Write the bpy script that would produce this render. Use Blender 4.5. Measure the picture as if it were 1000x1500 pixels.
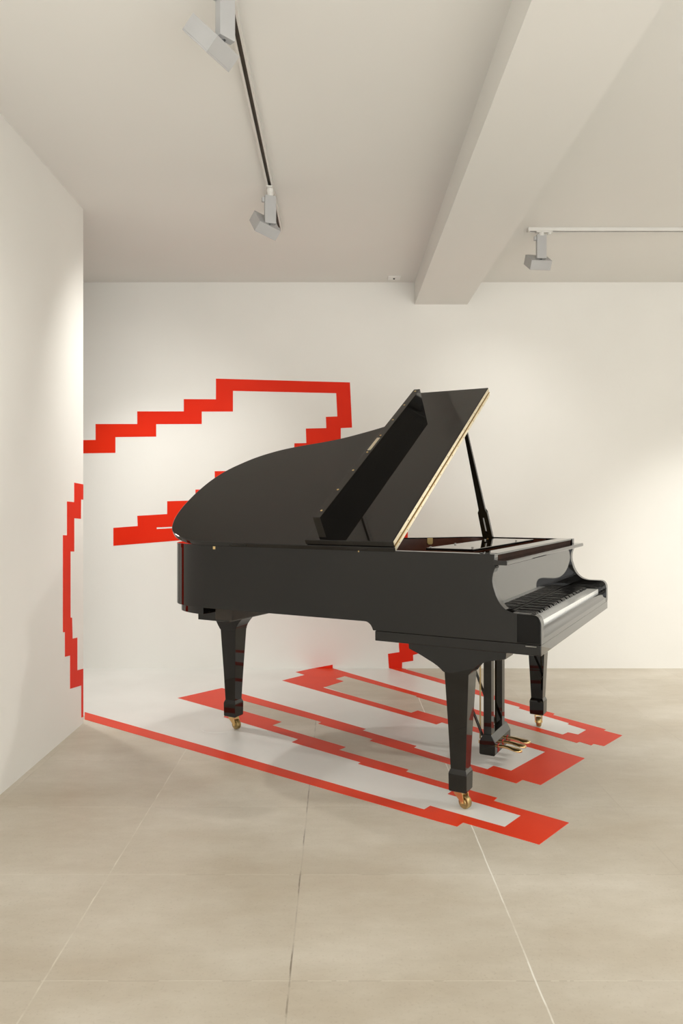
import bpy, bmesh, math, random
from mathutils import Vector, Matrix

scene = bpy.context.scene
for o in list(bpy.data.objects):
    bpy.data.objects.remove(o)
COL = scene.collection
R = math.radians

# ------------------------------------------------------------------ camera
cam = bpy.data.cameras.new('camera')
cam.sensor_fit = 'VERTICAL'
cam.sensor_height = 36.0
cam.lens = 1112.0 / 1500.0 * 36.0
cam.shift_x = 5.0 / 1500.0
cam.shift_y = -13.0 / 1500.0
cam.clip_start = 0.05
cam_o = bpy.data.objects.new('camera', cam)
COL.objects.link(cam_o)
cam_o.location = (0, 0, 1.165)
cam_o.rotation_euler = (R(90), 0, 0)
scene.camera = cam_o

# ------------------------------------------------------------------ view, world
scene.view_settings.view_transform = 'Standard'
scene.view_settings.look = 'None'
scene.view_settings.gamma = 1.0
scene.view_settings.use_curve_mapping = False
scene.view_settings.exposure = 0.0
w = bpy.data.worlds.new('world')
scene.world = w
w.use_nodes = True
w.node_tree.nodes['Background'].inputs[0].default_value = (0.9, 0.95, 1, 1)
w.node_tree.nodes['Background'].inputs[1].default_value = 0.3

# ------------------------------------------------------------------ lights
WARM = (1.0, 0.995, 0.955)
NEUT = (0.98, 1.0, 1.01)


def spot(name, loc, direction, watts, cone=110, blend=1.0, size=0.05, color=WARM):
    l = bpy.data.lights.new(name, 'SPOT')
    l.energy = watts
    l.spot_size = R(cone)
    l.spot_blend = blend
    l.shadow_soft_size = size
    l.color = color
    o = bpy.data.objects.new(name, l)
    COL.objects.link(o)
    o.location = loc
    o.rotation_euler = Vector(direction).to_track_quat('-Z', 'Y').to_euler()
    return o


def area(name, loc, direction, watts, sx, sy, color=NEUT):
    l = bpy.data.lights.new(name, 'AREA')
    l.shape = 'RECTANGLE'
    l.size = sx
    l.size_y = sy
    l.energy = watts
    l.color = color
    o = bpy.data.objects.new(name, l)
    COL.objects.link(o)
    o.location = loc
    o.rotation_euler = Vector(direction).to_track_quat('-Z', 'Y').to_euler()
    return o


# the rest of the gallery behind the viewpoint: soft daylight and an added upward fill
area('gallery_daylight', (0.7, -3.7, 1.3), (-0.1, 1, 0.35), 132, 5.0, 2.2, NEUT)
area('added_ceiling_fill', (1.9, -1.7, 0.25), (0, 0.25, 1), 198, 5.0, 3.6, NEUT)
# further track spotlights out of the frame, to the right and in the recess on the left
spot('track_light_right', (3.7, 2.28, 2.5), (-3.1, 0.72, -2.6), 150, 58, 1.0, 0.07)
spot('track_light_right_wall', (2.75, 4.1, 2.5), (0.0, 0.25, -1.0), 150, 90, 1.0, 0.06)
spot('track_light_right_wall', (3.9, 4.2, 2.5), (0.1, 0.8, -0.95), 205, 85, 1.0, 0.06)
spot('track_light_recess', (-1.9, 4.6, 2.5), (0.75, -0.05, -1.5), 85, 100, 1.0, 0.06)
SPOT_NEAR, SPOT_FAR, SPOT_RIGHT = 48, 100, 21   # watts of the three visible track spotlights

# ------------------------------------------------------------------ materials
def mat(name, color, rough=0.5, metal=0.0, ior=1.5, coat=0.0, spec=0.5):
    m = bpy.data.materials.new(name)
    m.use_nodes = True
    b = m.node_tree.nodes['Principled BSDF']
    b.inputs['Base Color'].default_value = (*color, 1)
    b.inputs['Roughness'].default_value = rough
    b.inputs['Metallic'].default_value = metal
    b.inputs['IOR'].default_value = ior
    b.inputs['Specular IOR Level'].default_value = spec
    b.inputs['Coat Weight'].default_value = coat
    b.inputs['Coat Roughness'].default_value = 0.03
    return m


def nodes(m):
    return m.node_tree.nodes, m.node_tree.links, m.node_tree.nodes['Principled BSDF']


def noise_tint(m, c1, c2, scale, detail=5.0, lo=0.35, hi=0.65, bump=0.0, bscale=None):
    """mottle the base colour between two tones, optional fine bump"""
    n, l, b = nodes(m)
    tc = n.new('ShaderNodeTexCoord')
    t = n.new('ShaderNodeTexNoise')
    t.inputs['Scale'].default_value = scale
    t.inputs['Detail'].default_value = detail
    r = n.new('ShaderNodeValToRGB')
    r.color_ramp.elements[0].position = lo
    r.color_ramp.elements[1].position = hi
    r.color_ramp.elements[0].color = (*c1, 1)
    r.color_ramp.elements[1].color = (*c2, 1)
    l.new(tc.outputs['Object'], t.inputs['Vector'])
    l.new(t.outputs['Fac'], r.inputs['Fac'])
    l.new(r.outputs['Color'], b.inputs['Base Color'])
    if bump:
        t2 = n.new('ShaderNodeTexNoise')
        t2.inputs['Scale'].default_value = bscale or scale * 20
        t2.inputs['Detail'].default_value = 3
        bp = n.new('ShaderNodeBump')
        bp.inputs['Strength'].default_value = bump
        bp.inputs['Distance'].default_value = 0.002
        l.new(tc.outputs['Object'], t2.inputs['Vector'])
        l.new(t2.outputs['Fac'], bp.inputs['Height'])
        l.new(bp.outputs['Normal'], b.inputs['Normal'])
    return m


M_WALL = noise_tint(mat('white_wall_paint', (0.8, 0.78, 0.73), 0.75), (0.80, 0.78, 0.735), (0.83, 0.81, 0.765), 1.3, bump=0.15, bscale=60)
M_CEIL = noise_tint(mat('white_ceiling_paint', (0.78, 0.76, 0.71), 0.85), (0.78, 0.765, 0.725), (0.80, 0.785, 0.745), 1.0)
M_FWHITE = noise_tint(mat('white_floor_paint', (0.72, 0.70, 0.66), 0.35), (0.70, 0.685, 0.65), (0.75, 0.735, 0.70), 2.5, bump=0.1, bscale=40)
M_RED = noise_tint(mat('red_paint', (0.74, 0.022, 0.003), 0.55, spec=0.15), (0.72, 0.020, 0.003), (0.77, 0.026, 0.004), 2.0)
M_REDF = noise_tint(mat('red_floor_paint', (0.72, 0.04, 0.008), 0.45, spec=0.25), (0.68, 0.036, 0.007), (0.74, 0.046, 0.010), 3.0)
M_LAMP = noise_tint(mat('grey_lamp_enamel', (0.45, 0.45, 0.45), 0.45), (0.42, 0.415, 0.41), (0.445, 0.44, 0.435), 9.0)
M_TRACK = noise_tint(mat('white_track_enamel', (0.7, 0.68, 0.64), 0.4), (0.68, 0.66, 0.62), (0.71, 0.69, 0.65), 9.0)
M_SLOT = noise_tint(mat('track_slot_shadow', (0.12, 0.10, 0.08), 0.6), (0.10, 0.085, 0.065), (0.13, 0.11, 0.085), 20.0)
M_PLATEW = noise_tint(mat('white_plastic', (0.88, 0.87, 0.84), 0.4), (0.87, 0.86, 0.83), (0.89, 0.88, 0.85), 9.0)
M_DARK = noise_tint(mat('dark_grey_plastic', (0.04, 0.04, 0.04), 0.4), (0.035, 0.035, 0.035), (0.05, 0.05, 0.05), 9.0)


def lamp_glass():
    m = mat('lit_lamp_glass', (1, 1, 1), 0.4)
    n, l, b = nodes(m)
    tc = n.new('ShaderNodeTexCoord')
    t = n.new('ShaderNodeTexNoise')
    t.inputs['Scale'].default_value = 30
    r = n.new('ShaderNodeValToRGB')
    r.color_ramp.elements[0].color = (1.0, 0.90, 0.74, 1)
    r.color_ramp.elements[1].color = (1.0, 0.94, 0.82, 1)
    l.new(tc.outputs['Object'], t.inputs['Vector'])
    l.new(t.outputs['Fac'], r.inputs['Fac'])
    l.new(r.outputs['Color'], b.inputs['Emission Color'])
    b.inputs['Emission Strength'].default_value = 6.0
    return m


M_GLASS = lamp_glass()


def lacquer(name, rough=0.012, ior=1.5):
    m = mat(name, (0.004, 0.0035, 0.003), rough, 0, ior)
    noise_tint(m, (0.0035, 0.003, 0.0026), (0.0055, 0.0048, 0.004), 3.0)
    n, l, b = nodes(m)
    tc = n.new('ShaderNodeTexCoord')
    t = n.new('ShaderNodeTexNoise')          # faint polishing haze
    t.inputs['Scale'].default_value = 5
    t.inputs['Detail'].default_value = 6
    mr = n.new('ShaderNodeMapRange')
    mr.inputs['From Min'].default_value = 0.3
    mr.inputs['From Max'].default_value = 0.75
    mr.inputs['To Min'].default_value = rough
    mr.inputs['To Max'].default_value = rough + 0.02
    l.new(tc.outputs['Object'], t.inputs['Vector'])
    l.new(t.outputs['Fac'], mr.inputs['Value'])
    l.new(mr.outputs['Result'], b.inputs['Roughness'])
    return m


M_BLACK = lacquer('black_piano_lacquer')
M_BLACK2 = lacquer('black_piano_lacquer_lip', 0.03)
M_SATIN = noise_tint(mat('black_satin_lacquer', (0.006, 0.0055, 0.005), 0.12, spec=0.16), (0.005, 0.0045, 0.004), (0.007, 0.0065, 0.006), 4.0)
M_WOOD = noise_tint(mat('red_brown_veneer', (0.07, 0.022, 0.012), 0.25), (0.055, 0.016, 0.008), (0.085, 0.028, 0.015), 9.0)
M_WOODM = noise_tint(mat('dark_brown_matt_wood', (0.03, 0.012, 0.007), 0.7, spec=0.12), (0.025, 0.010, 0.006), (0.038, 0.015, 0.009), 12.0)
M_BRASS = noise_tint(mat('polished_brass', (0.75, 0.52, 0.22), 0.28, 1.0), (0.72, 0.50, 0.22), (0.80, 0.60, 0.30), 14.0)
M_HINGE = noise_tint(mat('pale_brass_hinge_leaf', (0.85, 0.74, 0.52), 0.35, 1.0), (0.86, 0.78, 0.60), (0.92, 0.84, 0.66), 14.0)
M_BRASSD = noise_tint(mat('aged_brass', (0.42, 0.31, 0.14), 0.45, 1.0), (0.36, 0.26, 0.11), (0.50, 0.38, 0.18), 14.0)
M_KEYW = noise_tint(mat('white_key_plastic', (0.82, 0.82, 0.80), 0.12), (0.81, 0.81, 0.79), (0.84, 0.84, 0.82), 6.0)
M_KEYB = noise_tint(mat('black_key_satin', (0.012, 0.011, 0.010), 0.18), (0.010, 0.009, 0.008), (0.014, 0.013, 0.012), 6.0)
M_STEEL = noise_tint(mat('grey_steel', (0.30, 0.29, 0.27), 0.35, 1.0), (0.28, 0.27, 0.25), (0.33, 0.32, 0.30), 14.0)
M_FELT_REFL = noise_tint(mat('red_felt_reflection', (0.30, 0.02, 0.012), 0.95), (0.26, 0.018, 0.01), (0.34, 0.03, 0.018), 60.0)
M_IRON = noise_tint(mat('gold_bronze_iron', (0.38, 0.27, 0.12), 0.4, 0.6), (0.34, 0.24, 0.10), (0.42, 0.30, 0.14), 8.0)
M_RAWWOOD = noise_tint(mat('dark_stained_underside', (0.03, 0.022, 0.016), 0.5), (0.022, 0.016, 0.012), (0.04, 0.03, 0.02), 12.0)


def floor_material():
    m = mat('limestone_slabs', (0.6, 0.53, 0.42), 0.42)
    n, l, b = nodes(m)
    tc = n.new('ShaderNodeTexCoord')
    sep = n.new('ShaderNodeSeparateXYZ')
    l.new(tc.outputs['Object'], sep.inputs[0])

    def math_(op, a, bb=None, c=None):
        k = n.new('ShaderNodeMath')
        k.operation = op
        for i, v in enumerate((a, bb, c)):
            if v is None:
                continue
            if isinstance(v, (int, float)):
                k.inputs[i].default_value = v
            else:
                l.new(v, k.inputs[i])
        return k.outputs[0]

    def noise(scale, detail=6, rough=0.55, vec=None):
        t = n.new('ShaderNodeTexNoise')
        t.inputs['Scale'].default_value = scale
        t.inputs['Detail'].default_value = detail
        t.inputs['Roughness'].default_value = rough
        l.new(vec or tc.outputs['Object'], t.inputs['Vector'])
        return t.outputs['Fac']

    def ramp(fac, stops):
        r = n.new('ShaderNodeValToRGB')
        e = r.color_ramp.elements
        e[0].position, e[0].color = stops[0][0], (*stops[0][1], 1)
        e[1].position, e[1].color = stops[-1][0], (*stops[-1][1], 1)
        for p, c in stops[1:-1]:
            x = e.new(p)
            x.color = (*c, 1)
        l.new(fac, r.inputs['Fac'])
        return r.outputs['Color']

    def mix(fac, a, bb, mode='MIX'):
        k = n.new('ShaderNodeMix')
        k.data_type = 'RGBA'
        k.blend_type = mode
        for s, v in ((0, fac), (6, a), (7, bb)):
            if isinstance(v, (int, float)):
                k.inputs[s].default_value = v
            elif isinstance(v, tuple):
                k.inputs[s].default_value = (*v, 1)
            else:
                l.new(v, k.inputs[s])
        return k.outputs[2]

    mp = n.new('ShaderNodeMapping')
    mp.inputs['Scale'].default_value = (0.8, 1.5, 1)
    l.new(tc.outputs['Object'], mp.inputs['Vector'])
    big = noise(1.6, 7, 0.6, mp.outputs['Vector'])
    col = ramp(big, [(0.30, (0.475, 0.41, 0.32)), (0.5, (0.55, 0.495, 0.41)), (0.70, (0.64, 0.59, 0.51))])
    fine = noise(16, 8, 0.7, mp.outputs['Vector'])
    col = mix(0.5, col, ramp(fine, [(0.3, (0.90, 0.89, 0.87)), (0.7, (1.06, 1.06, 1.06))]), 'MULTIPLY')
    speck = noise(120, 2, 0.5)
    col = mix(0.35, col, ramp(speck, [(0.28, (0.75, 0.72, 0.68)), (0.42, (1, 1, 1))]), 'MULTIPLY')
    # slabs differ slightly in tone
    ix = math_('FLOOR', math_('DIVIDE', math_('ADD', sep.outputs['X'], 0.118), 0.60))
    iy = math_('FLOOR', math_('DIVIDE', math_('SUBTRACT', sep.outputs['Y'], 1.851), 0.53))
    wn = n.new('ShaderNodeTexWhiteNoise')
    wn.noise_dimensions = '2D'
    cmb = n.new('ShaderNodeCombineXYZ')
    l.new(ix, cmb.inputs[0])
    l.new(iy, cmb.inputs[1])
    l.new(cmb.outputs[0], wn.inputs['Vector'])
    tone = ramp(wn.outputs['Value'], [(0.0, (0.95, 0.945, 0.935)), (1.0, (1.02, 1.02, 1.02))])
    col = mix(1.0, col, tone, 'MULTIPLY')
    # joints
    wob = math_('MULTIPLY', math_('SUBTRACT', noise(7, 4), 0.5), 0.006)
    px = math_('PINGPONG', math_('ADD', math_('ADD', sep.outputs['X'], 0.118), wob), 0.30)
    py = math_('PINGPONG', math_('ADD', math_('SUBTRACT', sep.outputs['Y'], 1.851), wob), 0.265)
    jx = math_('LESS_THAN', px, 0.0022)
    jy = math_('LESS_THAN', py, 0.0011)
    brk = noise(7, 4)
    # joint fillings: dark left of the middle, pale right of it, faint elsewhere
    def near_x(x0):
        return math_('LESS_THAN', math_('ABSOLUTE', math_('SUBTRACT', sep.outputs['X'], x0)), 0.05)
    dk, wh, lf = near_x(-0.118), near_x(0.482), near_x(-0.718)
    jcol = mix(dk, (0.46, 0.40, 0.32), (0.13, 0.10, 0.07))
    jcol = mix(wh, jcol, (0.86, 0.83, 0.76))
    jcol = mix(lf, jcol, (0.68, 0.635, 0.54))
    strength = math_('ADD', math_('MULTIPLY', math_('SUBTRACT', brk, 0.40), 3.2), math_('ADD', math_('MULTIPLY', wh, 0.45), math_('MULTIPLY', lf, 0.1)))
    strength = math_('MINIMUM', math_('MAXIMUM', strength, 0.12), 0.85)
    jycol = mix(math_('GREATER_THAN', brk, 0.52), (0.70, 0.66, 0.57), (0.34, 0.29, 0.22))
    col = mix(math_('MULTIPLY', jy, 0.55), col, jycol)
    col = mix(math_('MULTIPLY', jx, strength), col, jcol)
    l.new(col, b.inputs['Base Color'])
    rr = n.new('ShaderNodeMapRange')
    rr.inputs['To Min'].default_value = 0.34
    rr.inputs['To Max'].default_value = 0.52
    l.new(big, rr.inputs['Value'])
    l.new(rr.outputs['Result'], b.inputs['Roughness'])
    bp = n.new('ShaderNodeBump')
    bp.inputs['Strength'].default_value = 0.12
    bp.inputs['Distance'].default_value = 0.002
    l.new(fine, bp.inputs['Height'])
    l.new(bp.outputs['Normal'], b.inputs['Normal'])
    return m


M_FLOOR = floor_material()


# ------------------------------------------------------------------ mesh helpers
def mesh_object(name, bm, material, parent=None, smooth=False, bevel=0.0, segs=2, angle=35):
    bmesh.ops.recalc_face_normals(bm, faces=bm.faces[:])
    me = bpy.data.meshes.new(name)
    bm.to_mesh(me)
    bm.free()
    me.materials.append(material)
    o = bpy.data.objects.new(name, me)
    COL.objects.link(o)
    if parent is not None:
        o.parent = parent
    if smooth:
        for p in me.polygons:
            p.use_smooth = True
        me.set_sharp_from_angle(angle=R(angle))
    if bevel:
        md = o.modifiers.new('bevel', 'BEVEL')
        md.width = bevel
        md.segments = segs
        md.limit_method = 'ANGLE'
        md.angle_limit = R(angle)
        md.harden_normals = True
    return o


def add_box(bm, x0, x1, y0, y1, z0, z1, mtx=None):
    vs = [bm.verts.new((x, y, z)) for x in (x0, x1) for y in (y0, y1) for z in (z0, z1)]
    for f in ((0, 1, 3, 2), (4, 6, 7, 5), (0, 4, 5, 1), (2, 3, 7, 6), (0, 2, 6, 4), (1, 5, 7, 3)):
        bm.faces.new([vs[i] for i in f])
    if mtx is not None:
        for v in vs:
            v.co = mtx @ v.co
    return vs


def box(*a, mtx=None):
    bm = bmesh.new()
    add_box(bm, *a, mtx=mtx)
    return bm


def add_prism(bm, pts, d0, d1, fn):
    """polygon pts (a,b) swept from d0 to d1; fn(a,b,d) -> point"""
    lo = [bm.verts.new(fn(a, b, d0)) for a, b in pts]
    hi = [bm.verts.new(fn(a, b, d1)) for a, b in pts]
    n = len(pts)
    for i in range(n):
        j = (i + 1) % n
        bm.faces.new((lo[i], lo[j], hi[j], hi[i]))
    for ring in (lo, hi):
        bm.faces.new(ring)
    return lo, hi


def prism(pts, d0, d1, fn):
    bm = bmesh.new()
    add_prism(bm, pts, d0, d1, fn)
    return bm


def frame_from_axis(axis):
    a = Vector(axis).normalized()
    t = Vector((0, 0, 1)) if abs(a.z) < 0.9 else Vector((1, 0, 0))
    e1 = a.cross(t).normalized()
    e2 = a.cross(e1).normalized()
    return a, e1, e2


def add_lathe(bm, base, axis, profile, n=20):
    """profile: list of (radius, distance along the axis)"""
    a, e1, e2 = frame_from_axis(axis)
    base = Vector(base)
    rings = []
    for r, h in profile:
        c = base + a * h
        if r < 1e-6:
            rings.append([bm.verts.new(c)])
        else:
            rings.append([bm.verts.new(c + (e1 * math.cos(2 * math.pi * k / n) + e2 * math.sin(2 * math.pi * k / n)) * r) for k in range(n)])
    for A, B in zip(rings[:-1], rings[1:]):
        for k in range(n):
            j = (k + 1) % n
            if len(A) == 1 and len(B) == 1:
                continue
            if len(A) == 1:
                bm.faces.new((A[0], B[j], B[k]))
            elif len(B) == 1:
                bm.faces.new((A[k], A[j], B[0]))
            else:
                bm.faces.new((A[k], A[j], B[j], B[k]))
    for ring in (rings[0], rings[-1]):
        if len(ring) > 1:
            bm.faces.new(ring)


def lathe(base, axis, profile, n=20):
    bm = bmesh.new()
    add_lathe(bm, base, axis, profile, n)
    return bm


def add_tube(bm, pts, radii, n=10):
    pts = [Vector(p) for p in pts]
    rings = []
    for i, p in enumerate(pts):
        d = (pts[min(i + 1, len(pts) - 1)] - pts[max(i - 1, 0)])
        a, e1, e2 = frame_from_axis(d)
        r = radii[i] if isinstance(radii, (list, tuple)) else radii
        rings.append([bm.verts.new(p + (e1 * math.cos(2 * math.pi * k / n) + e2 * math.sin(2 * math.pi * k / n)) * r) for k in range(n)])
    for A, B in zip(rings[:-1], rings[1:]):
        for k in range(n):
            j = (k + 1) % n
            bm.faces.new((A[k], A[j], B[j], B[k]))
    bm.faces.new(rings[0])
    bm.faces.new(rings[-1])


def add_bar(bm, p, q, wdir, w0, t0, w1=None, t1=None):
    """rectangular bar from p to q; width along wdir, thickness across"""
    p, q = Vector(p), Vector(q)
    w1 = w0 if w1 is None else w1
    t1 = t0 if t1 is None else t1
    a = (q - p).normalized()
    wd = Vector(wdir)
    wd = (wd - a * wd.dot(a)).normalized()
    td = a.cross(wd)
    rings = []
    for c, ww, tt in ((p, w0, t0), (q, w1, t1)):
        rings.append([bm.verts.new(c + wd * sx * ww / 2 + td * sy * tt / 2) for sx, sy in ((-1, -1), (1, -1), (1, 1), (-1, 1))])
    for k in range(4):
        j = (k + 1) % 4
        bm.faces.new((rings[0][k], rings[0][j], rings[1][j], rings[1][k]))
    bm.faces.new(rings[0])
    bm.faces.new(rings[1])


def spline(pts, per=6):
    """Catmull-Rom through the points"""
    out = []
    n = len(pts)
    for i in range(n - 1):
        p0, p1, p2, p3 = pts[max(i - 1, 0)], pts[i], pts[i + 1], pts[min(i + 2, n - 1)]
        for k in range(per):
            t = k / per
            out.append(tuple(0.5 * (2 * p1[c] + (p2[c] - p0[c]) * t + (2 * p0[c] - 5 * p1[c] + 4 * p2[c] - p3[c]) * t * t
                                    + (3 * p1[c] - p0[c] - 3 * p2[c] + p3[c]) * t ** 3) for c in (0, 1)))
    out.append(tuple(pts[-1]))
    return out


def offset_path(path, d):
    """offset an open path to its left by d"""
    out = []
    n = len(path)
    for i in range(n):
        a = Vector(path[max(i - 1, 0)])
        b = Vector(path[min(i + 1, n - 1)])
        t = (b - a).normalized()
        out.append((path[i][0] - t.y * d, path[i][1] + t.x * d))
    return out


def empty(name, loc, rz=0.0):
    o = bpy.data.objects.new(name, None)
    COL.objects.link(o)
    o.location = loc
    o.rotation_euler = (0, 0, rz)
    o.empty_display_size = 0.1
    return o


def tag(o, label, category, group=None):
    o['label'] = label
    o['category'] = category
    if group:
        o['group'] = group
    return o


def structure(name, bm, material, label=None):
    o = mesh_object(name, bm, material)
    o['kind'] = 'structure'
    if label:
        o['label'] = label
    return o


# ------------------------------------------------------------------ the room
CEIL = 2.722
XL, YB, XR, YF = -1.349, 5.353, 4.7, -4.0
structure('floor', box(-2.8, XR + 0.1, YF - 0.1, YB + 0.1, -0.1, 0.0), M_FLOOR)
structure('ceiling', box(-2.8, XR + 0.1, YF - 0.1, YB + 0.1, CEIL, CEIL + 0.1), M_CEIL)
structure('wall_back', box(-2.8, XR + 0.1, YB, YB + 0.1, 0, CEIL), M_WALL)
structure('wall_left', box(XL - 0.2, XL, YF, 4.020, 0, CEIL), M_WALL)
structure('wall_recess', box(-2.8, -2.7, YF, YB, 0, CEIL), M_WALL)
structure('wall_right', box(XR, XR + 0.1, YF, YB, 0, CEIL), M_WALL)
structure('wall_front', box(-2.8, XR + 0.1, YF - 0.1, YF, 0, CEIL), M_WALL)
structure('trim_1', box(0.539, 0.910, YF, YB, 2.566, CEIL), M_CEIL, 'wide white ceiling beam running towards the back wall')

# ------------------------------------------------------------------ the painted figure
LEFT_BAND = [(3.8812, 1.2697), (4.0185, 1.2644), (4.0185, 1.1831), (3.9843, 1.1847), (3.9822, 1.0826), (3.8812, 1.0882), (3.8812, 0.9172), (3.8268, 0.9217), (3.8268, 0.5886), (3.8493, 0.5841), (3.8563, 0.4766), (3.9269, 0.4693), (3.9269, 0.2998), (4.0185, 0.2883), (4.0185, 0.0328), (3.9896, 0.0384), (3.9896, 0.2071), (3.8219, 0.2302), (3.8219, 0.3975), (3.7502, 0.4062), (3.7502, 0.5276), (3.7223, 0.5323), (3.7223, 1.0077), (3.7786, 1.0043), (3.7786, 1.1735), (3.8812, 1.1702)]
BACK_MAIN = [(-1.8774, 1.6084), (-1.7089, 1.6108), (-1.7089, 1.7229), (-1.4153, 1.7229), (-1.4153, 1.812), (-1.0874, 1.812), (-1.0874, 1.8986), (-0.8607, 1.8972), (-0.8607, 2.043), (0.0838, 2.0161), (0.0987, 1.6974), (0.0193, 1.694), (0.0193, 1.526), (-0.1781, 1.5212), (-0.1781, 1.4201), (-0.3851, 1.4153), (-0.3851, 1.3287), (-0.5921, 1.3239), (-0.5921, 1.2372), (-0.7702, 1.2324), (-0.7702, 1.1409), (-0.9387, 1.1361), (-0.9387, 1.0543), (-1.0927, 1.0471), (-1.0927, 1.0018), (-1.2781, 0.9936), (-1.2781, 0.9826), (-1.0735, 0.9936), (0.491, 1.1024), (0.491, 0.4766), (0.5632, 0.4766), (0.5632, 0.1035), (0.5286, 0.0944), (0.53, 0.0535), (0.452, 0.0419), (0.4506, 0.0015), (0.3582, 0.0015), (0.3514, 0.1021), (0.4323, 0.1146), (0.4284, 0.1565), (0.4284, 0.3563), (0.3514, 0.3611), (0.3514, 0.9773), (-1.1168, 0.9022), (-1.5838, 0.8641), (-1.5838, 0.9907), (-1.4124, 1.0033), (-1.4153, 1.0755), (-1.2044, 1.088), (-1.2044, 1.1785), (-1.0051, 1.1843), (-1.0051, 1.2603), (-0.8694, 1.2622), (-0.8694, 1.3903), (-0.5921, 1.3927), (-0.5921, 1.449), (-0.3707, 1.4514), (-0.3707, 1.5164), (-0.3081, 1.5188), (-0.3081, 1.5867), (-0.2238, 1.5886), (-0.2272, 1.6907), (-0.0828, 1.694), (-0.0862, 1.7735), (-0.0053, 1.7759), (-0.0135, 1.94), (-0.7409, 1.9564), (-0.7409, 1.8105), (-0.9608, 1.8105), (-0.9608, 1.7229), (-1.2819, 1.7215), (-1.2819, 1.6339), (-1.5693, 1.6305), (-1.5693, 1.5193), (-1.8774, 1.515)]
BACK_SMALL = [(-0.1685, 0.0015), (-0.0385, 0.026), (-0.0375, 0.0015)]
FLOOR_RED = [(0.4512, 5.3525), (0.7001, 4.9903), (0.8577, 4.7453), (0.9883, 4.5076), (1.1967, 4.1979), (1.1804, 4.1736), (1.3772, 3.9068), (1.3584, 3.888), (1.4237, 3.8058), (1.2743, 3.639), (1.2357, 3.6741), (1.2175, 3.6492), (1.1777, 3.7056), (1.1587, 3.6877), (0.8855, 4.0358), (0.7489, 4.2061), (0.6237, 4.3619), (0.4683, 4.568), (0.4796, 4.5777), (0.046, 5.1124), (-0.0181, 5.0329), (0.0357, 4.9635), (-0.0949, 4.7945), (0.2565, 4.3885), (0.4055, 4.2143), (0.4468, 4.2614), (0.5924, 4.0919), (0.7014, 3.9593), (0.8646, 3.7703), (1.1245, 3.4639), (0.8367, 3.1368), (0.7759, 3.1956), (0.7405, 3.1551), (0.5825, 3.3048), (0.4963, 3.386), (0.3348, 3.5454), (0.1559, 3.7205), (0.1718, 3.7463), (-0.1046, 4.0108), (-0.0871, 4.0358), (-0.1134, 4.0662), (-0.5463, 4.4672), (-0.6202, 4.5376), (-0.6519, 4.4749), (-0.5796, 4.2968), (-0.3016, 4.0408), (-0.3456, 3.9787), (-0.1537, 3.7991), (0.0359, 3.6247), (0.0032, 3.5826), (0.3072, 3.3166), (0.2942, 3.2914), (0.4611, 3.1459), (0.5346, 3.0801), (0.6283, 2.9988), (0.6081, 2.9686), (0.8407, 2.7658), (0.6859, 2.5889), (0.4555, 2.7681), (0.4286, 2.7331), (0.3625, 2.78), (-0.1569, 3.1713), (-0.5816, 3.4956), (-1.3635, 4.0867), (-1.4115, 4.2308), (-0.6003, 3.6086), (-0.1614, 3.2632), (0.3269, 2.8853), (0.3545, 2.9204), (0.3782, 2.9008), (0.5989, 2.7296), (0.6807, 2.8286), (0.5225, 2.9645), (0.4381, 3.0389), (0.4616, 3.0735), (0.3031, 3.2098), (0.0896, 3.3895), (0.1012, 3.4092), (-0.2261, 3.6971), (-0.196, 3.7442), (-0.5029, 4.0232), (-0.6226, 4.131), (-0.6168, 4.2336), (-0.9586, 4.536), (-0.7308, 4.7804), (-0.5738, 4.6234), (-0.2152, 4.2727), (0.1429, 3.9138), (0.1259, 3.888), (0.3763, 3.639), (0.3608, 3.6146), (0.5075, 3.462), (0.5953, 3.3772), (0.6536, 3.3217), (0.6887, 3.3649), (0.7527, 3.3031), (0.9694, 3.5532), (0.6863, 3.874), (0.5789, 3.9984), (0.551, 4.0307), (0.5171, 3.9935), (0.3906, 4.1363), (-0.3674, 4.9826), (-0.2266, 5.1428), (-0.2927, 5.2321), (-0.1733, 5.3525), (-0.0375, 5.3525), (0.4451, 4.7143), (0.6396, 4.4733), (0.7682, 4.2925), (0.9018, 4.11), (1.1279, 3.817), (1.1671, 3.8556), (1.2069, 3.8192), (1.2736, 3.8974), (1.2081, 3.9984), (1.2224, 4.0157), (1.0232, 4.3096), (1.0384, 4.3327), (0.9702, 4.4214), (0.8363, 4.6267), (0.6848, 4.8812), (0.3617, 5.3525)]
FLOOR_WHITE = [(0.4049, 5.3525), (0.7074, 4.9164), (0.8454, 4.6768), (0.9785, 4.4595), (1.1132, 4.2685), (1.2725, 3.9861), (1.33, 3.8215), (1.2121, 3.7442), (0.8939, 4.0738), (0.7563, 4.2475), (0.6311, 4.4139), (0.4408, 4.6684), (0.0, 5.2343), (-0.1165, 5.1819), (-0.1772, 4.9258), (0.3952, 4.1857), (0.4823, 4.1257), (0.5852, 4.0421), (0.6934, 3.9138), (0.8537, 3.7226), (1.0463, 3.4731), (0.8446, 3.2387), (0.7226, 3.2797), (0.5885, 3.3389), (0.5017, 3.4227), (0.3407, 3.6086), (0.1713, 3.8102), (0.0178, 3.9617), (-0.169, 4.1763), (-0.5553, 4.5408), (-0.6406, 4.5376), (-0.6017, 4.2614), (-0.5062, 4.1389), (-0.1498, 3.7014), (0.0472, 3.5013), (0.3062, 3.2428), (0.4559, 3.1104), (0.5323, 3.0198), (0.6155, 2.9376), (0.7359, 2.774), (0.6606, 2.6711), (0.5092, 2.7622), (0.396, 2.841), (-0.1591, 3.2162), (-0.5908, 3.5512), (-1.3871, 4.1575), (-1.7296, 4.4214), (-2.0941, 5.3525), (-1.928, 5.3525)]


T_RED, T_WHITE = 0.0012, 0.0006


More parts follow.
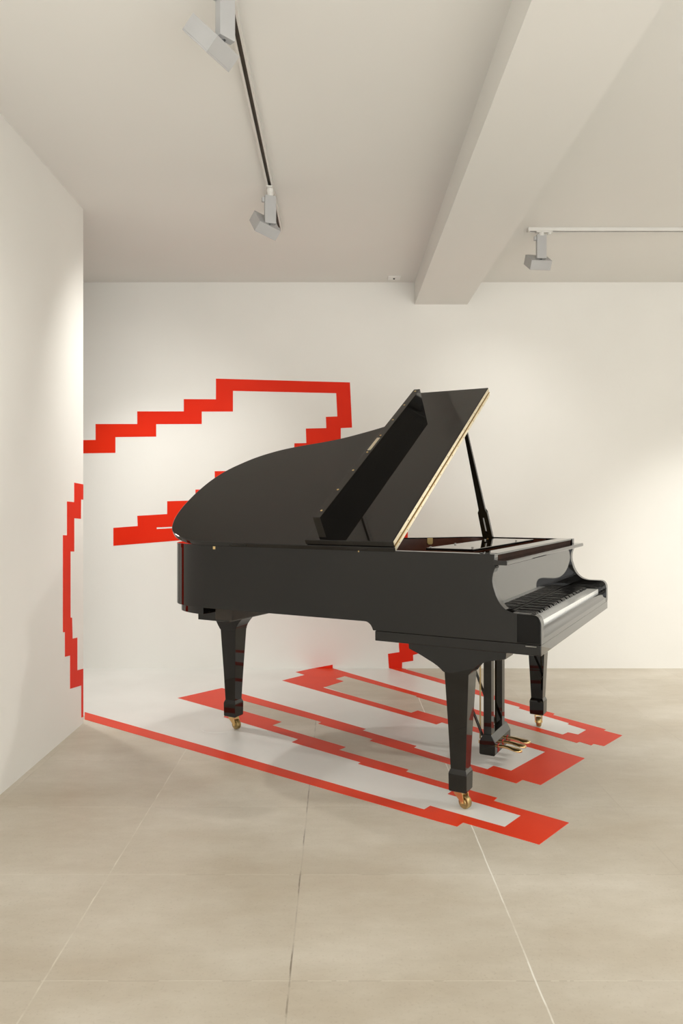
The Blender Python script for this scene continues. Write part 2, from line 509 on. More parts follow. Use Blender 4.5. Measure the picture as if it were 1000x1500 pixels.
def tri_cap(bm, pts, d0, d1, fn):
    lo, hi = add_prism(bm, pts, d0, d1, fn)
    bmesh.ops.recalc_face_normals(bm, faces=bm.faces[:])
    bm.normal_update()
    bmesh.ops.triangulate(bm, faces=[f for f in bm.faces if len(f.verts) > 4], ngon_method='EAR_CLIP')


def paint(name, pts, d0, d1, fn, material, label):
    bm = bmesh.new()
    tri_cap(bm, pts, d0, d1, fn)
    return tag(mesh_object(name, bm, material), label, 'mural')


paint('wall_mural', LEFT_BAND, XL, XL + T_RED, lambda y, z, d: (d, y, z), M_RED,
      'stepped red painted band bowing down the end of the left wall')
paint('wall_mural', BACK_MAIN, YB, YB - T_RED, lambda x, z, d: (x, d, z), M_RED,
      'large stepped red painted outline on the back wall behind the raised piano lid')
paint('wall_mural', BACK_SMALL, YB, YB - T_RED, lambda x, z, d: (x, d, z), M_RED,
      'tiny red painted wedge at the foot of the back wall')
paint('floor_mural_fill', FLOOR_WHITE, 0.0, T_WHITE, lambda x, y, d: (x, y, d), M_FWHITE,
      'white painted floor area of three long fingers under the piano')
paint('floor_mural_outline', FLOOR_RED, 0.0, T_RED, lambda x, y, d: (x, y, d), M_REDF,
      'red painted pixel outline snaking over the floor under the piano')

tag(mesh_object('floor_cover', lathe((-0.62, 3.935, T_WHITE), (0, 0, 1), [(0.0905, 0), (0.0905, 0.0008), (0.089, 0.0014), (0, 0.0014)], 48), M_FWHITE),
    'flat round cover painted white, in the floor beside the rear piano caster', 'floor cover')


# ------------------------------------------------------------------ lighting tracks and spotlights
def track(label, p0, along, length):
    """square channel with an open slot below, hung on the ceiling"""
    root = empty('lighting_track', p0)
    tag(root, label, 'lighting track', 'ceiling lighting tracks')
    m = Matrix.Identity(4) if along == 'Y' else Matrix.Rotation(R(-90), 4, 'Z')
    bm = bmesh.new()
    h = 0.020
    add_box(bm, -0.017, 0.017, 0, length, -0.004, 0, m)
    add_box(bm, -0.017, -0.0075, 0, length, -h, -0.004, m)
    add_box(bm, 0.0075, 0.017, 0, length, -h, -0.004, m)
    mesh_object('channel', bm, M_TRACK, root, bevel=0.0008)
    bm = bmesh.new()
    add_box(bm, -0.0072, 0.0072, 0.004, length - 0.004, -0.0065, -0.0042, m)
    add_box(bm, -0.0074, -0.0066, 0.004, length - 0.004, -h + 0.003, -0.0065, m)
    add_box(bm, 0.0066, 0.0074, 0.004, length - 0.004, -h + 0.003, -0.0065, m)
    mesh_object('slot', bm, M_SLOT, root)
    for y0, y1 in ((-0.012, 0.0), (length, length + 0.012)):
        mesh_object('end_cap', box(-0.018, 0.018, y0, y1, -h - 0.0005, 0, mtx=m), M_TRACK, root, bevel=0.001)
    return root


track('long white lighting track on the ceiling left of the beam', (-0.331, 1.2, CEIL), 'Y', 3.075)
track('white lighting track across the ceiling right of the beam', (1.085, 4.30, CEIL), 'X', 3.3)


def spotlight(label, x, y, yaw, stem_bottom, e1, nt, top_offset, watts, cone, adaptor_dir, color=WARM, shift=(0, 0, 0), beam=None):
    """track spotlight: adaptor, flat stem, square flat head"""
    root = empty('track_spotlight', (x, y, CEIL - 0.020))
    tag(root, label, 'spotlight', 'grey track spotlights')
    z1 = -(CEIL - 0.020 - stem_bottom)
    z0 = z1 + 0.135
    rot = Matrix.Rotation(yaw, 4, 'Z')
    bm = bmesh.new()
    ax = Vector(adaptor_dir)
    c = Matrix.Rotation(math.atan2(ax.y, ax.x), 4, 'Z')
    add_box(bm, -0.030, 0.062, -0.0135, 0.0135, -0.007, 0.0, c)
    add_lathe(bm, c @ Vector((0.046, 0, -0.007)), (0, 0, -1), [(0.013, 0), (0.013, 0.008), (0.010, 0.010)], 16)
    add_lathe(bm, (0, 0, -0.007), (0, 0, -1), [(0.0165, 0), (0.0165, 0.018), (0.0145, 0.019), (0.0145, -z0 - 0.006)], 20)
    mesh_object('adaptor', bm, M_TRACK, root, smooth=True, bevel=0.0008)
    bm = bmesh.new()
    add_box(bm, -0.0275, 0.0275, -0.012, 0.012, z1, z0, rot)
    st = mesh_object('stem', bm, M_LAMP, root, bevel=0.0012)
    bm = bmesh.new()
    add_box(bm, -0.041, -0.0275, -0.006, 0.012, z0 - 0.032, z0 - 0.008, rot)
    mesh_object('clamp_lever', bm, M_LAMP, st, bevel=0.003)
    # head
    e1 = Vector(e1).normalized()
    nt = Vector(nt)
    nt = (nt - e1 * nt.dot(e1)).normalized()
    e2 = nt.cross(e1).normalized()          # points to the back
    top = Vector((0, 0, z1)) + rot @ Vector((0, 0, 0))
    cen = top - nt * (0.0275 + 0.004) + e1 * top_offset[0] + e2 * top_offset[1] + Vector(shift)
    m = Matrix.Translation(cen) @ Matrix((e1, e2, nt)).transposed().to_4x4()
    bm = bmesh.new()
    add_box(bm, -0.06, 0.06, -0.06, 0.06, -0.0225, 0.0275, m)
    for a0, a1, b0, b1 in ((-0.06, 0.06, -0.06, -0.054), (-0.06, 0.06, 0.054, 0.06), (-0.06, -0.054, -0.054, 0.054), (0.054, 0.06, -0.054, 0.054)):
        add_box(bm, a0, a1, b0, b1, -0.0275, -0.0225, m)
    hd = mesh_object('lamp_head', bm, M_LAMP, root, bevel=0.001)
    bm = bmesh.new()
    add_lathe(bm, top + Vector((0, 0, 0.01)), tuple(-nt), [(0.008, 0), (0.008, 0.02)], 12)
    mesh_object('pivot', bm, M_DARK, root)
    bm = box(-0.0535, 0.0535, -0.0535, 0.0535, -0.0255, -0.0226, mtx=m)
    mesh_object('lamp_glass', bm, M_GLASS, hd)
    wpos = Vector((x, y, CEIL - 0.020)) + cen - nt * 0.034
    spot('spotlight_beam', wpos, beam or -nt, watts, cone, 1.0, 0.065, color)
    return root


def pitched(a, p):
    f = Vector((math.sin(a), -math.cos(a), 0))
    return Vector((math.cos(a), math.sin(a), 0)), Vector((0, 0, 1)) * math.cos(p) + f * math.sin(p)


e, nt = pitched(R(36), R(44))
e.z = -0.22
spotlight('grey box spotlight at the far end of the long track left of the beam', -0.331, 3.70, R(18), 2.526, e, nt, (0, 0.042), SPOT_FAR, 105, (0.0, 1.0))
e, nt = pitched(R(6), R(32))
spotlight('grey box spotlight on the track right of the beam', 1.150, 4.30, R(4), 2.549, e, nt, (0, 0.042), SPOT_RIGHT, 110, (1.0, 0.0))
# the near one is turned to the left wall and shows its head edge-on
d = Vector((-0.168, 1, 0.603)).normalized()
rr = Vector((1, 0.168, 0)).normalized()
uu = rr.cross(d).normalized()
tt = 0.81 * rr - 0.586 * uu
nn = -0.586 * rr - 0.81 * uu
e1 = (0.72 * tt - 0.69 * d).normalized()
spotlight('grey spotlight nearest the viewer, cut by the top edge, tilted to the left wall', -0.331, 2.229, R(46), 2.526, e1, -nn, (-0.018, 0.016), SPOT_NEAR, 150, (0.0, -1.0), shift=(-0.021, 0.0, 0.016), beam=(-0.60, -0.05, -1.9))

# ceiling sensor plate
t = empty('ceiling_sensor', (0.386, 5.24, CEIL))
tag(t, 'small white square plate with a dark centre on the ceiling beside the beam', 'ceiling sensor')
mesh_object('plate', box(-0.043, 0.043, -0.043, 0.043, -0.006, 0), M_PLATEW, t, bevel=0.002)
mesh_object('sensor_head', lathe((0, 0, -0.006), (0, 0, -1), [(0.007, 0), (0.007, 0.004), (0.004, 0.007), (0, 0.007)], 16), M_DARK, t, smooth=True)

# ------------------------------------------------------------------ the grand piano
# piano axes: x across the keyboard (bass to treble), y from the player to the tail, z up
piano = empty('grand_piano', (0.7093, 2.6708, 0.0), math.atan2(0.8781, 0.4785))
tag(piano, 'black glossy grand piano with raised lid standing on the red and white painted floor', 'piano')
W = 1.40
TH = R(32.0)
HZ = 1.0                # height of the lid's outer face at the hinge on the spine


def part(name, bm, material, parent=piano, **k):
    return mesh_object(name, bm, material, parent, **k)


TAIL = [(0.0, 1.30), (0.0, 1.44), (0.005, 1.53), (0.020, 1.602), (0.048, 1.668), (0.088, 1.718), (0.140, 1.752), (0.20, 1.777), (0.27, 1.794),
        (0.345, 1.802), (0.43, 1.803), (0.53, 1.792), (0.625, 1.760), (0.705, 1.704), (0.772, 1.636), (0.832, 1.541), (0.872, 1.437),
        (0.902, 1.327), (0.940, 1.220), (0.992, 1.121), (1.055, 1.022), (1.14, 0.915), (1.24, 0.835), (1.33, 0.772), (1.38, 0.712), (W, 0.645), (W, 0.56)]
CURVE = spline(TAIL, 5)
OUTER = [(0.0, 0.72), (0.0, 1.0)] + CURVE          # spine side to treble side, seen from above clockwise
INNER = offset_path(OUTER, -0.042)
INNER[0] = (0.042, 0.72)
INNER[-1] = (W - 0.042, 0.56)

RIM_TOP, RIM_LOW = 0.980, 0.698
SIDE = [(0.72, RIM_TOP), (0.163, RIM_TOP), (0.163, 0.957), (0.1655, 0.957), (0.1655, 0.940), (0.158, 0.934), (0.163, 0.924), (0.168, 0.910), (0.1705, 0.895), (0.171, 0.880),
        (0.169, 0.865), (0.164, 0.849), (0.158, 0.830), (0.149, 0.812), (0.140, 0.799), (0.129, 0.788), (0.118, 0.780), (0.106, 0.775),
        (0.094, 0.772), (0.080, 0.770), (0.022, 0.770), (0.013, 0.768), (0.005, 0.7625), (0.0, 0.755), (-0.004, 0.745), (-0.0055, 0.732),
        (-0.0055, 0.665), (0.652, 0.665), (0.656, 0.675), (0.662, 0.685), (0.670, 0.692), (0.680, 0.697), (0.690, RIM_LOW), (0.72, RIM_LOW)]


def side_profile(bm, x0, x1, vend):
    pts = [(vend if abs(a - 0.72) < 1e-6 else a, b) for a, b in SIDE]
    n = len(pts)
    lo = [bm.verts.new((x0, a, b)) for a, b in pts]
    hi = [bm.verts.new((x1, a, b)) for a, b in pts]
    for i in range(n - 1):                # the end at vend is left open and welded to the rim
        bm.faces.new((lo[i], lo[i + 1], hi[i + 1], hi[i]))
    bm.faces.new(lo)
    bm.faces.new(hi)


bm = bmesh.new()
side_profile(bm, 0.0, 0.042, 0.72)
TREB = [(b, a) for a, b in SIDE]
# treble side: same profile ending where the bent side begins
pts = [(a if a < 0.53 else 0.56, b) for a, b in SIDE if not (0.56 < a < 0.71)]
pts = [(0.56, RIM_TOP)] + [p for p in SIDE if p[0] < 0.5] + [(0.56, 0.665)]
lo = [bm.verts.new((W - 0.042, a, b)) for a, b in pts]
hi = [bm.verts.new((W, a, b)) for a, b in pts]
for i in range(len(pts) - 1):
    bm.faces.new((lo[i], lo[i + 1], hi[i + 1], hi[i]))
bm.faces.new(lo)
bm.faces.new(hi)
ringv = []
n = len(OUTER)
for i in range(n):
    zl = RIM_LOW if OUTER[i][0] < 1.0 or OUTER[i][1] > 0.60 else 0.665
    o_, i_ = OUTER[i], INNER[i]
    ringv.append([bm.verts.new((o_[0], o_[1], zl)), bm.verts.new((o_[0], o_[1], RIM_TOP)), bm.verts.new((i_[0], i_[1], RIM_TOP)), bm.verts.new((i_[0], i_[1], zl))])
for A, B in zip(ringv[:-1], ringv[1:]):
    for k in range(4):
        j = (k + 1) % 4
        bm.faces.new((A[k], A[j], B[j], B[k]))
bmesh.ops.remove_doubles(bm, verts=bm.verts[:], dist=0.0005)
rim = part('case_rim', bm, M_BLACK, smooth=True, bevel=0.0022, angle=32)

# veneer on the inside of the rim
bm = bmesh.new()
inn2 = offset_path(OUTER, -0.0435)
inn2[0], inn2[-1] = (0.0435, 0.72), (W - 0.0435, 0.56)
strip = [(0.0435, 0.22)] + inn2 + [(W - 0.0435, 0.30)]
a_ = [bm.verts.new((x, y, 0.80)) for x, y in strip]
b_ = [bm.verts.new((x, y, 0.974)) for x, y in strip]
c_ = [bm.verts.new((x, y, 0.974)) for x, y in offset_path(strip, 0.0012)]
d_ = [bm.verts.new((x, y, 0.80)) for x, y in offset_path(strip, 0.0012)]
for i in range(len(strip) - 1):
    for P, Q in ((a_, b_), (b_, c_), (c_, d_), (d_, a_)):
        bm.faces.new((P[i], P[i + 1], Q[i + 1], Q[i]))
for i in (0, -1):
    bm.faces.new((a_[i], b_[i], c_[i], d_[i]))
part('inner_veneer', bm, M_WOOD, smooth=True)

# soundboard with the iron plate over it closes the case
inn3 = offset_path(OUTER, -0.040)
sb = [(0.04, 0.25)] + inn3[1:-1] + [(W - 0.04, 0.56), (W - 0.04, 0.25)]
part('soundboard', prism(sb, 0.702, 0.715, lambda a, b, d_: (a, b, d_)), M_RAWWOOD)
inn4 = offset_path(OUTER, -0.065)
pl = [(0.07, 0.40)] + inn4[1:-1] + [(W - 0.07, 0.60), (W - 0.07, 0.40)]
part('iron_plate', prism(pl, 0.850, 0.866, lambda a, b, d_: (a, b, d_)), M_IRON, bevel=0.003)
bm = bmesh.new()
for k in range(70):                       # strings fan slightly from the pins towards the bent side
    x0 = 0.10 + 1.20 * k / 69
    y1 = 1.62 - 0.30 * (k / 69) ** 0.5 - 0.62 * (k / 69)
    x1 = 0.14 + (x0 - 0.10) * 0.80
    add_bar(bm, (x0, 0.41, 0.872), (x1, y1, 0.872), (1, 0, 0), 0.0016, 0.0012)
so = part('strings', bm, M_STEEL)
so['kind'] = 'stuff'
part('pin_block', box(0.044, W - 0.044, 0.235, 0.40, 0.80, 0.9), M_WOOD)
bm = box(0.044, W - 0.044, 0.172, 0.184, 0.9408, 0.9725)
part('stretcher', bm, M_WOODM)

# second, set-back ring and the plate over the rear leg under the tail
inn = offset_path(OUTER, -0.020)
tl = [p for p in inn if p[1] > 1.50 and p[0] < 0.86]
bm = prism(tl, 0.664, RIM_LOW, lambda a, b, d_: (a, b, d_))
part('tail_ring', bm, M_BLACK, smooth=True, bevel=0.0015)
LP = [(0.125, 1.44), (0.125, 1.622), (0.235, 1.70), (0.33, 1.745), (0.60, 1.735), (0.70, 1.665), (0.78, 1.56), (0.80, 1.44)]
part('leg_mount', prism(LP, 0.620, 0.666, lambda a, b, d_: (a, b, d_)), M_BLACK, bevel=0.002)
part('belly_beam', box(0.06, 0.80, 1.38, 1.47, 0.64, 0.703), M_RAWWOOD)

# key bed with its front rail, key slip and key blocks
kb = part('key_bed', box(0.0015, W - 0.0015, -0.0045, 0.644, 0.625, 0.664), M_BLACK, bevel=0.003)
SLIP = [(-0.0045, 0.664), (-0.0045, 0.684), (-0.001, 0.688), (0.0035, 0.693), (0.0045, 0.700), (0.0085, 0.708), (0.016, 0.7125), (0.0225, 0.711), (0.0225, 0.664)]
part('key_slip', prism(SLIP, 0.043, W - 0.043, lambda a, b, d_: (d_, a, b)), M_BLACK, smooth=True, bevel=0.001)
for x0, x1 in ((0.043, 0.0985), (1.3015, W - 0.043)):
    bm = bmesh.new()
    kbp = [(0.024, 0.664), (0.024, 0.728), (0.030, 0.738), (0.042, 0.743), (0.163, 0.743), (0.163, 0.664)]
    add_prism(bm, kbp, x0, x1, lambda a, b, d_: (d_, a, b))
    part('key_block', bm, M_BLACK, bevel=0.002)
part('arm_facing', prism([(0.002, 0.668), (0.081, 0.668), (0.081, 0.7685), (0.024, 0.7685), (0.012, 0.766), (0.004, 0.760), (0.0, 0.750), (-0.002, 0.74), (-0.002, 0.672)],
                         -0.0012, 0.004, lambda a, b, d_: (d_, a, b)), M_SATIN, bevel=0.0006)

part('brass_strip', box(-0.0012, 0.002, 0.012, 0.050, 0.6555, 0.6585), M_STEEL)
# fallboard standing up behind the keys, felt strip below, rail across the arms
FB = [(0.174, 0.744), (0.172, 0.748), (0.1725, 0.760), (0.1735, 0.9405), (0.183, 0.9405), (0.183, 0.744)]
part('fallboard', prism(FB, 0.0425, W - 0.0425, lambda a, b, d_: (d_, a, b)), M_BLACK, bevel=0.001)
part('key_felt', box(0.10, 1.30, 0.164, 0.172, 0.736, 0.7445), M_KEYB)
RAIL = [(0.118, 0.9415), (0.1165, 0.945), (0.1165, 0.953), (0.119, 0.957), (0.171, 0.957), (0.171, 0.9405), (0.12, 0.9405)]
part('front_rail', prism(RAIL, 0.0, W, lambda a, b, d_: (d_, a, b)), M_BLACK, bevel=0.0012)

# keyboard: 52 white and 36 black keys
KP = 1.20 / 52
bm = bmesh.new()
add_box(bm, 0.0006, KP - 0.0006, 0.0, 0.137, 0.0, 0.0235)
key0 = part('white_key', bm, M_KEYW, bevel=0.0012)
key0.location = (0.10, 0.0245, 0.7085)
bm = bmesh.new()
bk = [(0.0, 0.0), (0.004, 0.0095), (0.010, 0.0115), (0.090, 0.0115), (0.090, 0.0)]
add_prism(bm, bk, -0.0052, 0.0052, lambda a, b, d_: (d_, a, b))
black0 = part('black_key', bm, M_KEYB, bevel=0.0016)
notes = 'ABCDEFG'
first_black = True
for i in range(52):
    o = key0 if i == 0 else key0.copy()
    if i:
        COL.objects.link(o)
        o.parent = piano
    o.location = (0.10 + KP * i, 0.0245, 0.7085)
    if notes[i % 7] in 'ACDFG' and i < 51:
        b = black0 if first_black else black0.copy()
        if not first_black:
            COL.objects.link(b)
            b.parent = piano
        first_black = False
        b.location = (0.10 + KP * (i + 1), 0.0725, 0.732)

# folded music desk with thumb screws, and its sliding shelf
desk = part('music_desk', box(0.225, 1.175, 0.318, 0.520, 0.9715, 0.9815), M_BLACK, bevel=0.002)
part('desk_shelf', box(0.046, W - 0.046, 0.1665, 0.236, 0.9730, 0.9812), M_BLACK, bevel=0.002)
for x, y, z in ((0.24, 0.505, 0.9815), (0.535, 0.505, 0.9815), (0.28, 0.340, 0.9815), (0.93, 0.340, 0.9815), (0.95, 0.50, 0.9815)):
    bm = lathe((x, y, z), (0, 0, 1), [(0.0025, 0), (0.0025, 0.001), (0.005, 0.0015), (0.005, 0.0045), (0.003, 0.006), (0, 0.006)], 14)
    part('desk_knob', bm, M_STEEL, desk, smooth=True)

# lid: lid coordinates s (up the slope), v, and height above the outer face
CT, ST = math.cos(TH), math.sin(TH)


def lidp(s, v, o=0.0):
    return (s * CT - o * ST, v, HZ + s * ST + o * CT)


LID = [(-0.014, 0.557), (-0.014, 1.0), (-0.014, 1.30), (-0.014, 1.44), (-0.010, 1.53), (0.006, 1.607), (0.036, 1.678), (0.080, 1.732), (0.133, 1.766), (0.195, 1.791),
       (0.267, 1.808), (0.345, 1.816), (0.43, 1.817), (0.535, 1.805), (0.634, 1.771), (0.716, 1.714), (0.785, 1.645), (0.845, 1.548), (0.885, 1.441),
       (0.915, 1.331), (0.952, 1.225), (1.003, 1.127), (1.065, 1.027), (1.15, 0.922), (1.25, 0.842), (1.342, 0.778), (1.393, 0.716), (1.414, 0.648), (1.414, 0.557)]
LIDC = LID[:3] + spline(LID[3:28], 5) + LID[28:]
lid = part('lid', prism(LIDC, -0.022, 0.0, lidp), M_BLACK, smooth=True, bevel=0.004, angle=40)
FLAP = [(-0.012, 0.557), (-0.012, 0.952), (1.412, 0.952), (1.412, 0.557)]
flap = part('lid_flap', prism(FLAP, 0.003, 0.026, lidp), M_BLACK, bevel=0.003)
lip = part('flap_lip', prism([(0.0, 0.853), (0.0, 0.887), (1.222, 0.887), (1.222, 0.853)], 0.026, 0.128, lidp), M_BLACK2, flap, bevel=0.0015)
nrm = Vector((-ST, 0, CT))
for k in range(8):
    s = 0.050 + 0.1637 * k
    bm = lathe(lidp(s, 0.8705, 0.1275), tuple(nrm), [(0.0052, 0), (0.0052, 0.0014), (0.0035, 0.0022), (0, 0.0022)], 14)
    part('brass_screw', bm, M_BRASS, flap, smooth=True)
part('brass_plate', prism([(0.560, 0.8625), (0.560, 0.8785), (0.680, 0.8785), (0.680, 0.8625)], 0.1275, 0.1292, lidp), M_HINGE, flap, bevel=0.0004)

# piano hinge along the folded edge: two leaves, barrel, pins
hin = part('lid_hinge', prism([(-0.006, 0.5568), (-0.006, 0.5552), (1.408, 0.5552), (1.408, 0.5568)], -0.0195, -0.0025, lidp), M_HINGE, bevel=0.0003)
part('hinge_leaf', prism([(-0.006, 0.5568), (-0.006, 0.5552), (1.408, 0.5552), (1.408, 0.5568)], 0.0055, 0.0235, lidp), M_HINGE, hin, bevel=0.0003)
bm = bmesh.new()
for k in range(47):
    s = -0.004 + 0.030 * k
    a = Vector(lidp(s, 0.5535, 0.0015))
    b = Vector(lidp(s + 0.0288, 0.5535, 0.0015))
    add_tube(bm, (a, b), 0.0028, 8)
part('hinge_barrel', bm, M_BRASS, hin, smooth=True)
for k in range(16):
    for off in (-0.011, 0.0145):
        bm = lathe(lidp(0.04 + 0.088 * k + (0.03 if off > 0 else 0), 0.5553, off), (0, -1, 0), [(0.0028, 0), (0.0022, 0.001), (0, 0.001)], 8)
        part('hinge_screw', bm, M_BRASSD, hin, smooth=True)
# spine hinges of the lid
for v in (0.72, 1.30):
    bm = bmesh.new()
    add_tube(bm, ((-0.004, v - 0.045, RIM_TOP + 0.004), (-0.004, v + 0.045, RIM_TOP + 0.004)), 0.004, 10)
    part('spine_hinge', bm, M_BLACK, lid, smooth=True)
bm = box(-0.0025, 0.002, 1.425, 1.437, 0.961, 0.974)
part('hinge_pin_tab', bm, M_BRASS, bevel=0.0008)
part('case_stud', lathe((0.0, 0.715, 0.9735), (-1, 0, 0), [(0.0032, 0), (0.0025, 0.002), (0, 0.002)], 12), M_BRASS, smooth=True)

# lid prop
A = Vector((1.335, 0.600, 0.955))
C_ = Vector(lidp(1.006, 0.571, -0.0225))
B = A + (C_ - A) * 0.315
bm = bmesh.new()
add_bar(bm, B - (C_ - A).normalized() * 0.012, C_, (0, 1, 0), 0.036, 0.018, 0.018, 0.016)
prop = part('lid_prop', bm, M_BLACK, smooth=True, bevel=0.002)
ax = (C_ - A).normalized()
wd = Vector((0, 1, 0))
wd = (wd - ax * wd.dot(ax)).normalized()
td = ax.cross(wd)


def propp(a, b, d_):
    return tuple(A + ax * a + wd * b + td * d_)


L1 = (B - A).length
bm = bmesh.new()
outl = [(0, -0.028), (L1 * 0.5, -0.027), (L1 * 0.93, -0.025), (L1, -0.018), (L1, 0.018), (L1 * 0.93, 0.025), (L1 * 0.5, 0.027), (0, 0.028)]
slot = [(L1 * 0.30, -0.0035), (L1 * 0.78, -0.0035), (L1 * 0.78, 0.0035), (L1 * 0.30, 0.0035)]
# plate with a long slot: four pieces around the slot, welded
s0, s1 = L1 * 0.30, L1 * 0.78
add_prism(bm, [(0, -0.028), (s0, -0.0274), (s0, 0.0274), (0, 0.028)], -0.009, 0.009, propp)
add_prism(bm, [(s0, -0.0274), (s1, -0.0258), (s1, -0.0035), (s0, -0.0035)], -0.009, 0.009, propp)
add_prism(bm, [(s0, 0.0274), (s1, 0.0258), (s1, 0.0035), (s0, 0.0035)], -0.009, 0.009, propp)
add_prism(bm, [(s1, -0.0258), (L1 * 0.93, -0.025), (L1, -0.018), (L1, 0.018), (L1 * 0.93, 0.025), (s1, 0.0258)], -0.009, 0.009, propp)
part('prop_foot', bm, M_BLACK, prop)
bm = bmesh.new()
add_lathe(bm, propp(0.03, 0, -0.013), tuple(td), [(0.006, 0), (0.006, 0.026)], 12)
part('prop_pivot', bm, M_BRASS, prop, smooth=True)
# little catch plate on the treble inner rim
bm = bmesh.new()
cpt = min(range(len(inn2)), key=lambda i: abs(inn2[i][1] - 0.865) + (10 if inn2[i][0] < 0.8 else 0))
c0 = Vector((*inn2[cpt], 0))
tdir = (Vector((*inn2[cpt + 1], 0)) - Vector((*inn2[cpt - 1], 0))).normalized()
ndir = Vector((-tdir.y, tdir.x, 0))
if ndir.x > 0:
    ndir = -ndir
add_prism(bm, [(-0.016, 0.978), (0.016, 0.978), (0.016, 0.950), (0.010, 0.943), (-0.010, 0.943), (-0.016, 0.950)], 0.0025, 0.0065,
          lambda a, h, d_: tuple(c0 + tdir * a + ndir * d_ + Vector((0, 0, h))))
part('catch_plate', bm, M_BRASSD, bevel=0.001)


def leg(cx, cy, top_profile, px0, px1, caster_dir, wheel_off):
    """tapered square leg with a thicker foot; top_profile is the curved bracket (v,h)"""
    bm = bmesh.new()
    secs = [(0.066, 0.0325), (0.070, 0.0355), (0.133, 0.0365), (0.139, 0.0355), (0.152, 0.0300), (0.30, 0.0365), (0.524, 0.0480)]
    rings = [[bm.verts.new((cx + sx * r, cy + sy * r, h)) for sx, sy in ((-1, -1), (1, -1), (1, 1), (-1, 1))] for h, r in secs]
    for Aa, Bb in zip(rings[:-1], rings[1:]):
        for k in range(4):
            j = (k + 1) % 4
            bm.faces.new((Aa[k], Aa[j], Bb[j], Bb[k]))
    bm.faces.new(rings[0])
    bm.faces.new(rings[-1])
    lg = part('leg', bm, M_BLACK, bevel=0.0015)
    bm = bmesh.new()
    add_prism(bm, top_profile, px0, px1, lambda a, b, d_: (d_, a, b))
    part('leg_bracket', bm, M_BLACK, lg, smooth=True, bevel=0.0015)
    # caster
    cd = Vector((*caster_dir, 0)).normalized()
    axl = Vector((-cd.y, cd.x, 0))
    wc = Vector((cx, cy, 0.0)) + cd * wheel_off + Vector((0, 0, 0.0262))
    bm = lathe(wc - axl * 0.0115, tuple(axl), [(0.004, -0.002), (0.010, -0.001), (0.0115, 0.0015), (0.018, 0.0015), (0.0205, 0.0), (0.0235, 0.0008), (0.025, 0.003), (0.025, 0.020), (0.0235, 0.0222),
                                              (0.0205, 0.023), (0.018, 0.0215), (0.0115, 0.0215), (0.010, 0.024), (0.004, 0.025)], 28)
    part('caster_wheel', bm, M_BRASSD, lg, smooth=True, angle=50)
    bm = bmesh.new()
    add_lathe(bm, (cx, cy, 0.067), (0, 0, -1), [(0.024, 0), (0.024, 0.003), (0.014, 0.006), (0.012, 0.008)], 20)

    def fk(a, b, d_):
        q = Vector((cx, cy, 0)) + cd * a + axl * d_
        return (q.x, q.y, b)
    arm = [(-0.022, 0.063), (0.020, 0.063), (0.024, 0.056), (wheel_off + 0.006, 0.034), (wheel_off + 0.006, 0.022), (wheel_off - 0.006, 0.020), (wheel_off - 0.010, 0.028), (-0.018, 0.052)]
    for d0, d1 in ((0.0148, 0.0182), (-0.0182, -0.0148)):
        add_prism(bm, arm, d0, d1, fk)
    add_prism(bm, [(-0.022, 0.063), (0.020, 0.063), (0.022, 0.058), (-0.021, 0.057)], -0.0148, 0.0148, fk)
    add_tube(bm, (wc - axl * 0.020, wc + axl * 0.020), 0.0036, 10)
    part('caster_fork', bm, M_BRASS, lg, bevel=0.0006)
    return lg


LX, LY = 0.098, 0.326


def front_profile():
    """bracket over a front leg, flared to both sides along the case"""
    p = [(LY - 0.048, 0.520), (LY + 0.048, 0.520)]
    p += [(0.381, 0.524), (0.391, 0.533), (0.403, 0.542), (0.422, 0.553), (0.445, 0.564), (0.466, 0.5745), (0.485, 0.583), (0.505, 0.591), (0.520, 0.597), (0.522, 0.615), (0.532, 0.620), (0.532, 0.626)]
    p += [(0.120, 0.626), (0.120, 0.620), (0.134, 0.615), (0.136, 0.593), (0.155, 0.5885), (0.178, 0.584), (0.198, 0.579), (0.217, 0.573), (0.234, 0.564), (0.250, 0.552), (0.264, 0.536), (0.272, 0.525)]
    return p


def rear_profile(cy):
    p = [(cy - 0.049, 0.515), (cy + 0.049, 0.515), (cy + 0.056, 0.525), (cy + 0.066, 0.54), (cy + 0.078, 0.560), (cy + 0.090, 0.580), (cy + 0.096, 0.60), (cy + 0.098, 0.622)]
    p += [(1.440, 0.668), (1.470, 0.640), (1.490, 0.624), (1.512, 0.611), (1.530, 0.604), (1.548, 0.593), (1.566, 0.578), (1.583, 0.560), (1.598, 0.540), (1.606, 0.522)]
    p = [(a + (cy - 0.049 - 1.606) * (1 if a < 1.62 else 0), b) for a, b in p]
    return p


leg(LX, LY, front_profile(), LX - 0.049, LX + 0.049, (-0.35, -0.94), 0.022)
leg(W - LX, LY, front_profile(), W - LX - 0.049, W - LX + 0.049, (-0.92, -0.4), 0.012)
leg(0.507, 1.70, rear_profile(1.70), 0.507 - 0.049, 0.507 + 0.049, (-0.25, -0.95), 0.024)

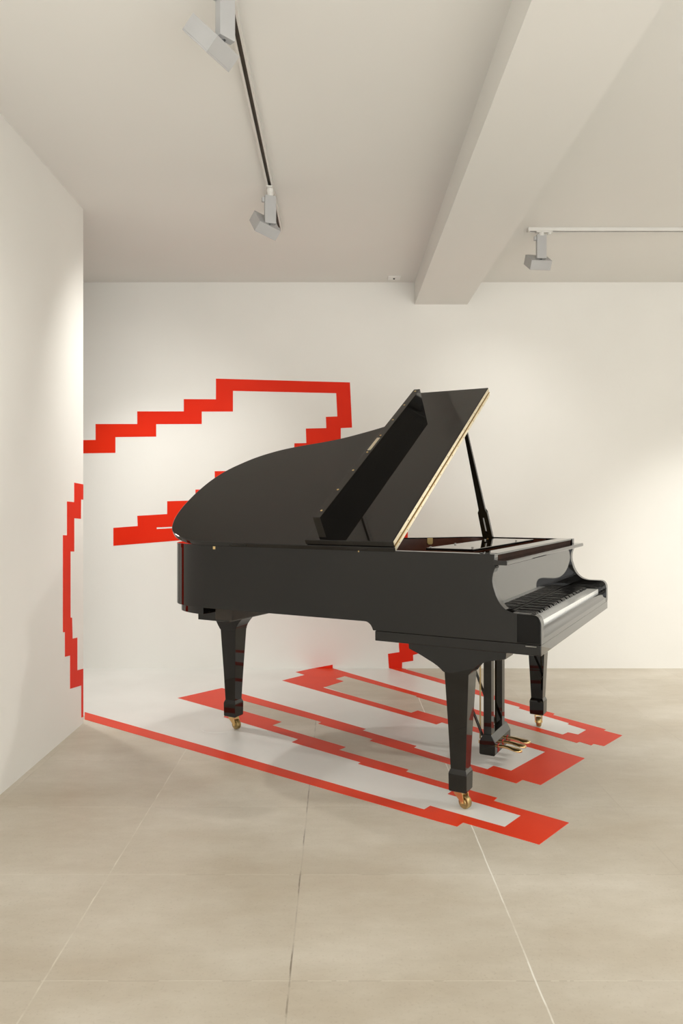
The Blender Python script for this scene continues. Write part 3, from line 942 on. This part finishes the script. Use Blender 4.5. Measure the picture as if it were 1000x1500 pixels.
# pedal lyre: head block, two posts, box, rods, braces, pedals
bm = bmesh.new()
add_box(bm, 0.585, 0.825, 0.345, 0.42, 0.52, 0.626)
lyre = part('pedal_lyre', bm, M_BLACK, bevel=0.003)
LB = [(0.340, 0.052), (0.344, 0.046), (0.408, 0.046), (0.412, 0.052), (0.412, 0.104), (0.394, 0.138), (0.358, 0.138), (0.340, 0.106)]
part('pedal_box', prism(LB, 0.588, 0.832, lambda a, b, d_: (d_, a, b)), M_BLACK, lyre, bevel=0.002)
for x in (0.592, 0.758):
    bm = bmesh.new()
    add_bar(bm, (x + 0.021, 0.376, 0.136), (x + 0.021, 0.376, 0.53), (1, 0, 0), 0.042, 0.036)
    part('lyre_post', bm, M_BLACK, lyre, bevel=0.002)
for x in (0.640, 0.705, 0.770):
    bm = bmesh.new()
    add_tube(bm, ((x, 0.424, 0.100), (x, 0.424, 0.63)), 0.0038, 8)
    part('pedal_rod', bm, M_BRASSD, lyre, smooth=True)
    bm = bmesh.new()
    add_tube(bm, ((x, 0.405, 0.086), (x, 0.430, 0.086)), 0.008, 10)
    part('pedal_pivot', bm, M_BRASS, lyre, smooth=True)
for x0, x1 in ((0.610, 0.60), (0.810, 0.82)):
    bm = bmesh.new()
    add_tube(bm, ((x0, 0.404, 0.125), (x1, 0.615, 0.626)), 0.0065, 10)
    part('lyre_brace', bm, M_BLACK, lyre, smooth=True)
for x in (0.640, 0.710, 0.780):
    bm = bmesh.new()
    path = [(0.345, 0.078, 0.010, 0.007), (0.318, 0.080, 0.010, 0.007), (0.296, 0.079, 0.012, 0.007), (0.278, 0.076, 0.018, 0.0075), (0.262, 0.0735, 0.022, 0.0075), (0.248, 0.072, 0.022, 0.007), (0.239, 0.0715, 0.016, 0.006), (0.234, 0.071, 0.007, 0.004)]
    rings = []
    for v, h, hw, ht in path:
        rings.append([bm.verts.new((x + hw * math.cos(2 * math.pi * k / 14), v, h + ht * math.sin(2 * math.pi * k / 14))) for k in range(14)])
    for Aa, Bb in zip(rings[:-1], rings[1:]):
        for k in range(14):
            j = (k + 1) % 14
            bm.faces.new((Aa[k], Aa[j], Bb[j], Bb[k]))
    bm.faces.new(rings[0])
    bm.faces.new(rings[-1])
    part('pedal', bm, M_BRASS, lyre, smooth=True, angle=60)
    bm = bmesh.new()
    add_box(bm, x - 0.014, x + 0.014, 0.3388, 0.3405, 0.054, 0.090)
    part('pedal_felt_reflection', bm, M_FELT_REFL, lyre)  # red reflections beside the pedals, coloured in as felt strips
bpy.context.view_layer.update()
